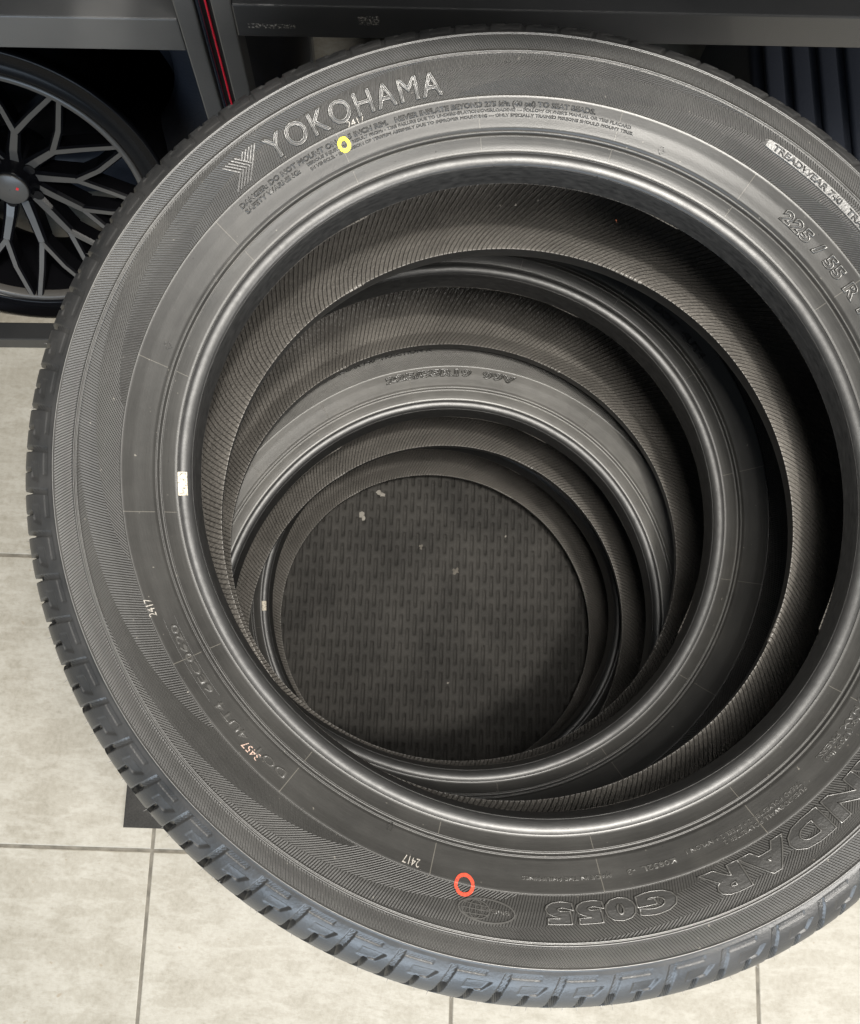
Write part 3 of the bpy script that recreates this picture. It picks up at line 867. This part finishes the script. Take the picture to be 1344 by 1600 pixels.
# ------------------------------------------------------------------ black alloy wheel leaning in the left rack
def wheel_build():
    gl = NT('gloss_black_lacquer', (.005, .005, .006), .22, spec=.14).m
    face = NT('dark_machined_face', (.085, .08, .074), .34, spec=.5).m
    R = .232
    root = empty('alloy_wheel', (-.635, .545, R * math.cos(.36) + .002), 'gloss black multi-spoke alloy wheel leaning back in the left rack', 'wheel')
    root.rotation_euler = (PI / 2 - .36, 0, 0)       # local z = wheel axis, facing the room
    k = R / .217
    def lathe(name, P, mat, n=160, par=root):
        V = []; F = []; m = len(P)
        for i in range(n):
            a = 2 * PI * i / n
            for r, z in P: V.append((r * math.cos(a), r * math.sin(a), z))
        for i in range(n):
            for j in range(m - 1):
                a_, b_ = i * m + j, ((i + 1) % n) * m + j
                F.append((a_, b_, b_ + 1, a_ + 1))
        return mesh_np(name, V, F, mat, par)
    lathe('rim_barrel', [(.195, .006), (.1965, .010), (.2005, .0110), (.208, .0085), (.218, .0080), (.226, .0110), (.2305, .0115), (.232, .008), (.2305, .003), (.222, -.004), (.210, -.02), (.200, -.05), (.194, -.11), (.205, -.16), (.226, -.17), (.231, -.175), (.229, -.18), (.215, -.178), (.186, -.12), (.188, -.05), (.190, -.02), (.192, .0), (.195, .006)], gl)
    lathe('rim_ring', [(.186, -.004), (.1865, .0078), (.188, .0092), (.194, .0092), (.1955, .0075), (.196, -.004), (.186, -.004)], face)
    # spokes
    def spoke_geo(P, w0, w1, zt0, zt1, depth):
        bm = bmesh.new(); rows = []
        n = len(P)
        for i, (x, y) in enumerate(P):
            t = i / (n - 1); w = w0 + (w1 - w0) * t; zt = zt0 + (zt1 - zt0) * t
            a = Vector(P[max(0, i - 1)]); b = Vector(P[min(n - 1, i + 1)]); d = (b - a).normalized(); q = Vector((-d.y, d.x))
            c = Vector((x, y)); ch = w * .22
            pts = [(c - q * w / 2, zt - depth), (c - q * w / 2, zt - ch), (c - q * (w / 2 - ch), zt), (c + q * (w / 2 - ch), zt), (c + q * w / 2, zt - ch), (c + q * w / 2, zt - depth)]
            rows.append([bm.verts.new((p.x, p.y, z)) for p, z in pts])
        for i in range(n - 1):
            for j in range(5): bm.faces.new((rows[i][j], rows[i][j + 1], rows[i + 1][j + 1], rows[i + 1][j]))
            bm.faces.new((rows[i][5], rows[i][0], rows[i + 1][0], rows[i + 1][5]))
        bm.faces.new(rows[0]); bm.faces.new(rows[-1])
        bmesh.ops.recalc_face_normals(bm, faces=bm.faces[:])
        return bm
    N = 12
    def pol(r, a): return (r * math.cos(a), r * math.sin(a))
    for i in range(N):
        a = 2 * PI * (i + .28) / N
        bm = spoke_geo([pol(.030, a), pol(.060, a + .04), pol(.105, a + .02)], .021, .015, -.030, -.008, .030)
        for sg, ra_ in ((1, .27), (-1, .20)):
            b2 = spoke_geo([pol(.098, a + .02), pol(.140, a + sg * ra_ * .55), pol(.190, a + sg * ra_)], .0125, .0105, -.0095, .0088, .026)
            me = bpy.data.meshes.new('q'); b2.to_mesh(me); b2.free(); bm.from_mesh(me); bpy.data.meshes.remove(me)
        o = bm_obj('spoke', bm, face, root)
        o.data.materials.append(gl)
        for p in o.data.polygons:
            if p.normal.z < .75: p.material_index = 1
    lathe('hub', [(0.001, -.012), (.026, -.012), (.0275, -.014), (.0285, -.022), (.045, -.034), (.050, -.06), (.046, -.09), (.001, -.09)], gl, 60)
    cap = lathe('centre_cap', [(.0005, -.0085), (.0235, -.0085), (.0248, -.0095), (.025, -.0122), (.0005, -.0122)], face, 60)
    for i in range(5):
        a = 2 * PI * (i + .5) / 5
        bm = bmesh.new(); bmesh.ops.create_cone(bm, cap_ends=True, segments=20, radius1=.0085, radius2=.0075, depth=.012)
        bmesh.ops.translate(bm, vec=(.037 * math.cos(a), .037 * math.sin(a), -.030), verts=bm.verts[:])
        bm_obj('bolt_seat', bm, gl, root, False)
    bm = bmesh.new(); box(bm, .009, .0125, .000, .0045, -.0084, -.0081)
    bmesh.ops.rotate(bm, cent=(.0105, .002, 0), matrix=Matrix.Rotation(-.5, 3, 'Z'), verts=bm.verts[:])
    bm_obj('red_tick', bm, NT('cap_red', (.8, .03, .04), .4).m, cap)
    b = text_geo('forza', .0052, .00008, res=2)
    bmesh.ops.translate(b, vec=(-.012, -.002, -.0083), verts=b.verts[:])
    b.free()
    return root
wheel_build()

# upright tyres stored on the floor inside the racks
def plain_tyre(name, loc, rot, label, Ro=.33, W=.2, ribs=True, group=None):
    root = empty(name, loc, label, 'tyre', group)
    root.rotation_euler = rot
    P = [(.225, -.07), (.235, -.085), (.26, -.095), (.29, -.1), (.305, -.096), (.318, -.085), (.325, -.07)]
    P = [(r * Ro / .33, z * W / .2) for r, z in P]
    side = P; n = 180
    def lathe(nm, Q, mat):
        V = []; F = []; m = len(Q)
        for i in range(n):
            a = 2 * PI * i / n
            for r, z in Q: V.append((r * math.cos(a), r * math.sin(a), z))
        for i in range(n):
            for j in range(m - 1):
                a_, b_ = i * m + j, ((i + 1) % n) * m + j
                F.append((a_, b_, b_ + 1, a_ + 1))
        return mesh_np(nm, V, F, mat, root)
    dk = PLAIN
    lathe('sidewall', smooth_poly(side, 4), dk)
    lathe('sidewall', [(r, -z) for r, z in smooth_poly(side, 4)][::-1], dk)
    T = []
    k = Ro / .33; kw = W / .2
    for z in np.linspace(-.07, .07, 141):
        r = .325 + .006 * (1 - (z / .07) ** 2)
        for c in (-.048, -.017, .017, .048):
            if abs(z - c) < .0052: r -= .007
        T.append((r * k, z * kw))
    lathe('tread', T, dk)
    I = [(.225, -.07), (.24, -.075), (.29, -.088), (.312, -.07), (.316, 0), (.312, .07), (.29, .088), (.24, .075), (.225, .07)]
    lathe('inner_liner', [(r * k, z * kw) for r, z in I][::-1], dk)
    return root
kk = NT('blue_black_rubber', (.030, .034, .045), .42); kk.bump(kk.noise(kk.obj(), 200, 2), .0004); PLAIN = kk.m
plain_tyre('tyre', (-.62, .755, .332), (PI / 2, 0, 0), 'black tyre standing upright behind the leaning alloy wheel', .33, .2)
bm = bmesh.new(); box(bm, 0, .62, 0, .40, .0, .28, bev=.012)
for q_ in range(16): box(bm, .014 + q_ * .038, .040 + q_ * .038, -.004, .396, .282, .294, bev=.005)
o = bm_obj('ribbed_case', bm, PLAIN, None, True); o.location = (.395, .50, .001)
o['label'] = 'black case with a ribbed lid under the right rack'; o['category'] = 'case'
plain_tyre('tyre', (.02, .74, .332), (0, PI / 2, 0), 'black tyre standing on edge in the right rack, mostly hidden behind the stack', .33, .23, group=None)
# silver leg leaning behind
bm = bmesh.new(); bmesh.ops.create_cone(bm, cap_ends=True, segments=20, radius1=.011, radius2=.011, depth=.5)
o = bm_obj('metal_leg', bm, NT('brushed_silver', (.6, .6, .58), .3, metal=.9).m); o['label'] = 'silver metal leg standing under the right rack beside the upright tyre'; o['category'] = 'leg'
pA = unproject(1150, 125, .02); pB = unproject(1166, 88, .02)
o.location = (pA.x, pA.y, .25)
# dried leaf fragment under the tread
bm = bmesh.new()
vs = [bm.verts.new(p) for p in ((-.0026, .002, 0), (.0006, -.0026, .001), (.0025, .0015, .002), (.0003, .0022, .001))]
bm.faces.new(vs); r = bmesh.ops.extrude_face_region(bm, geom=bm.faces[:])
for v in [g for g in r['geom'] if isinstance(g, bmesh.types.BMVert)]: v.co.z += .0005
o = bm_obj('leaf_fragment', bm, NT('dry_leaf', (.5, .2, .06), .7).m); o.location = Vector((.002, -.3580, H0 - .004)); o['label'] = 'tiny orange dry leaf fragment stuck to the lower edge of the top tyre tread'; o['category'] = 'leaf'
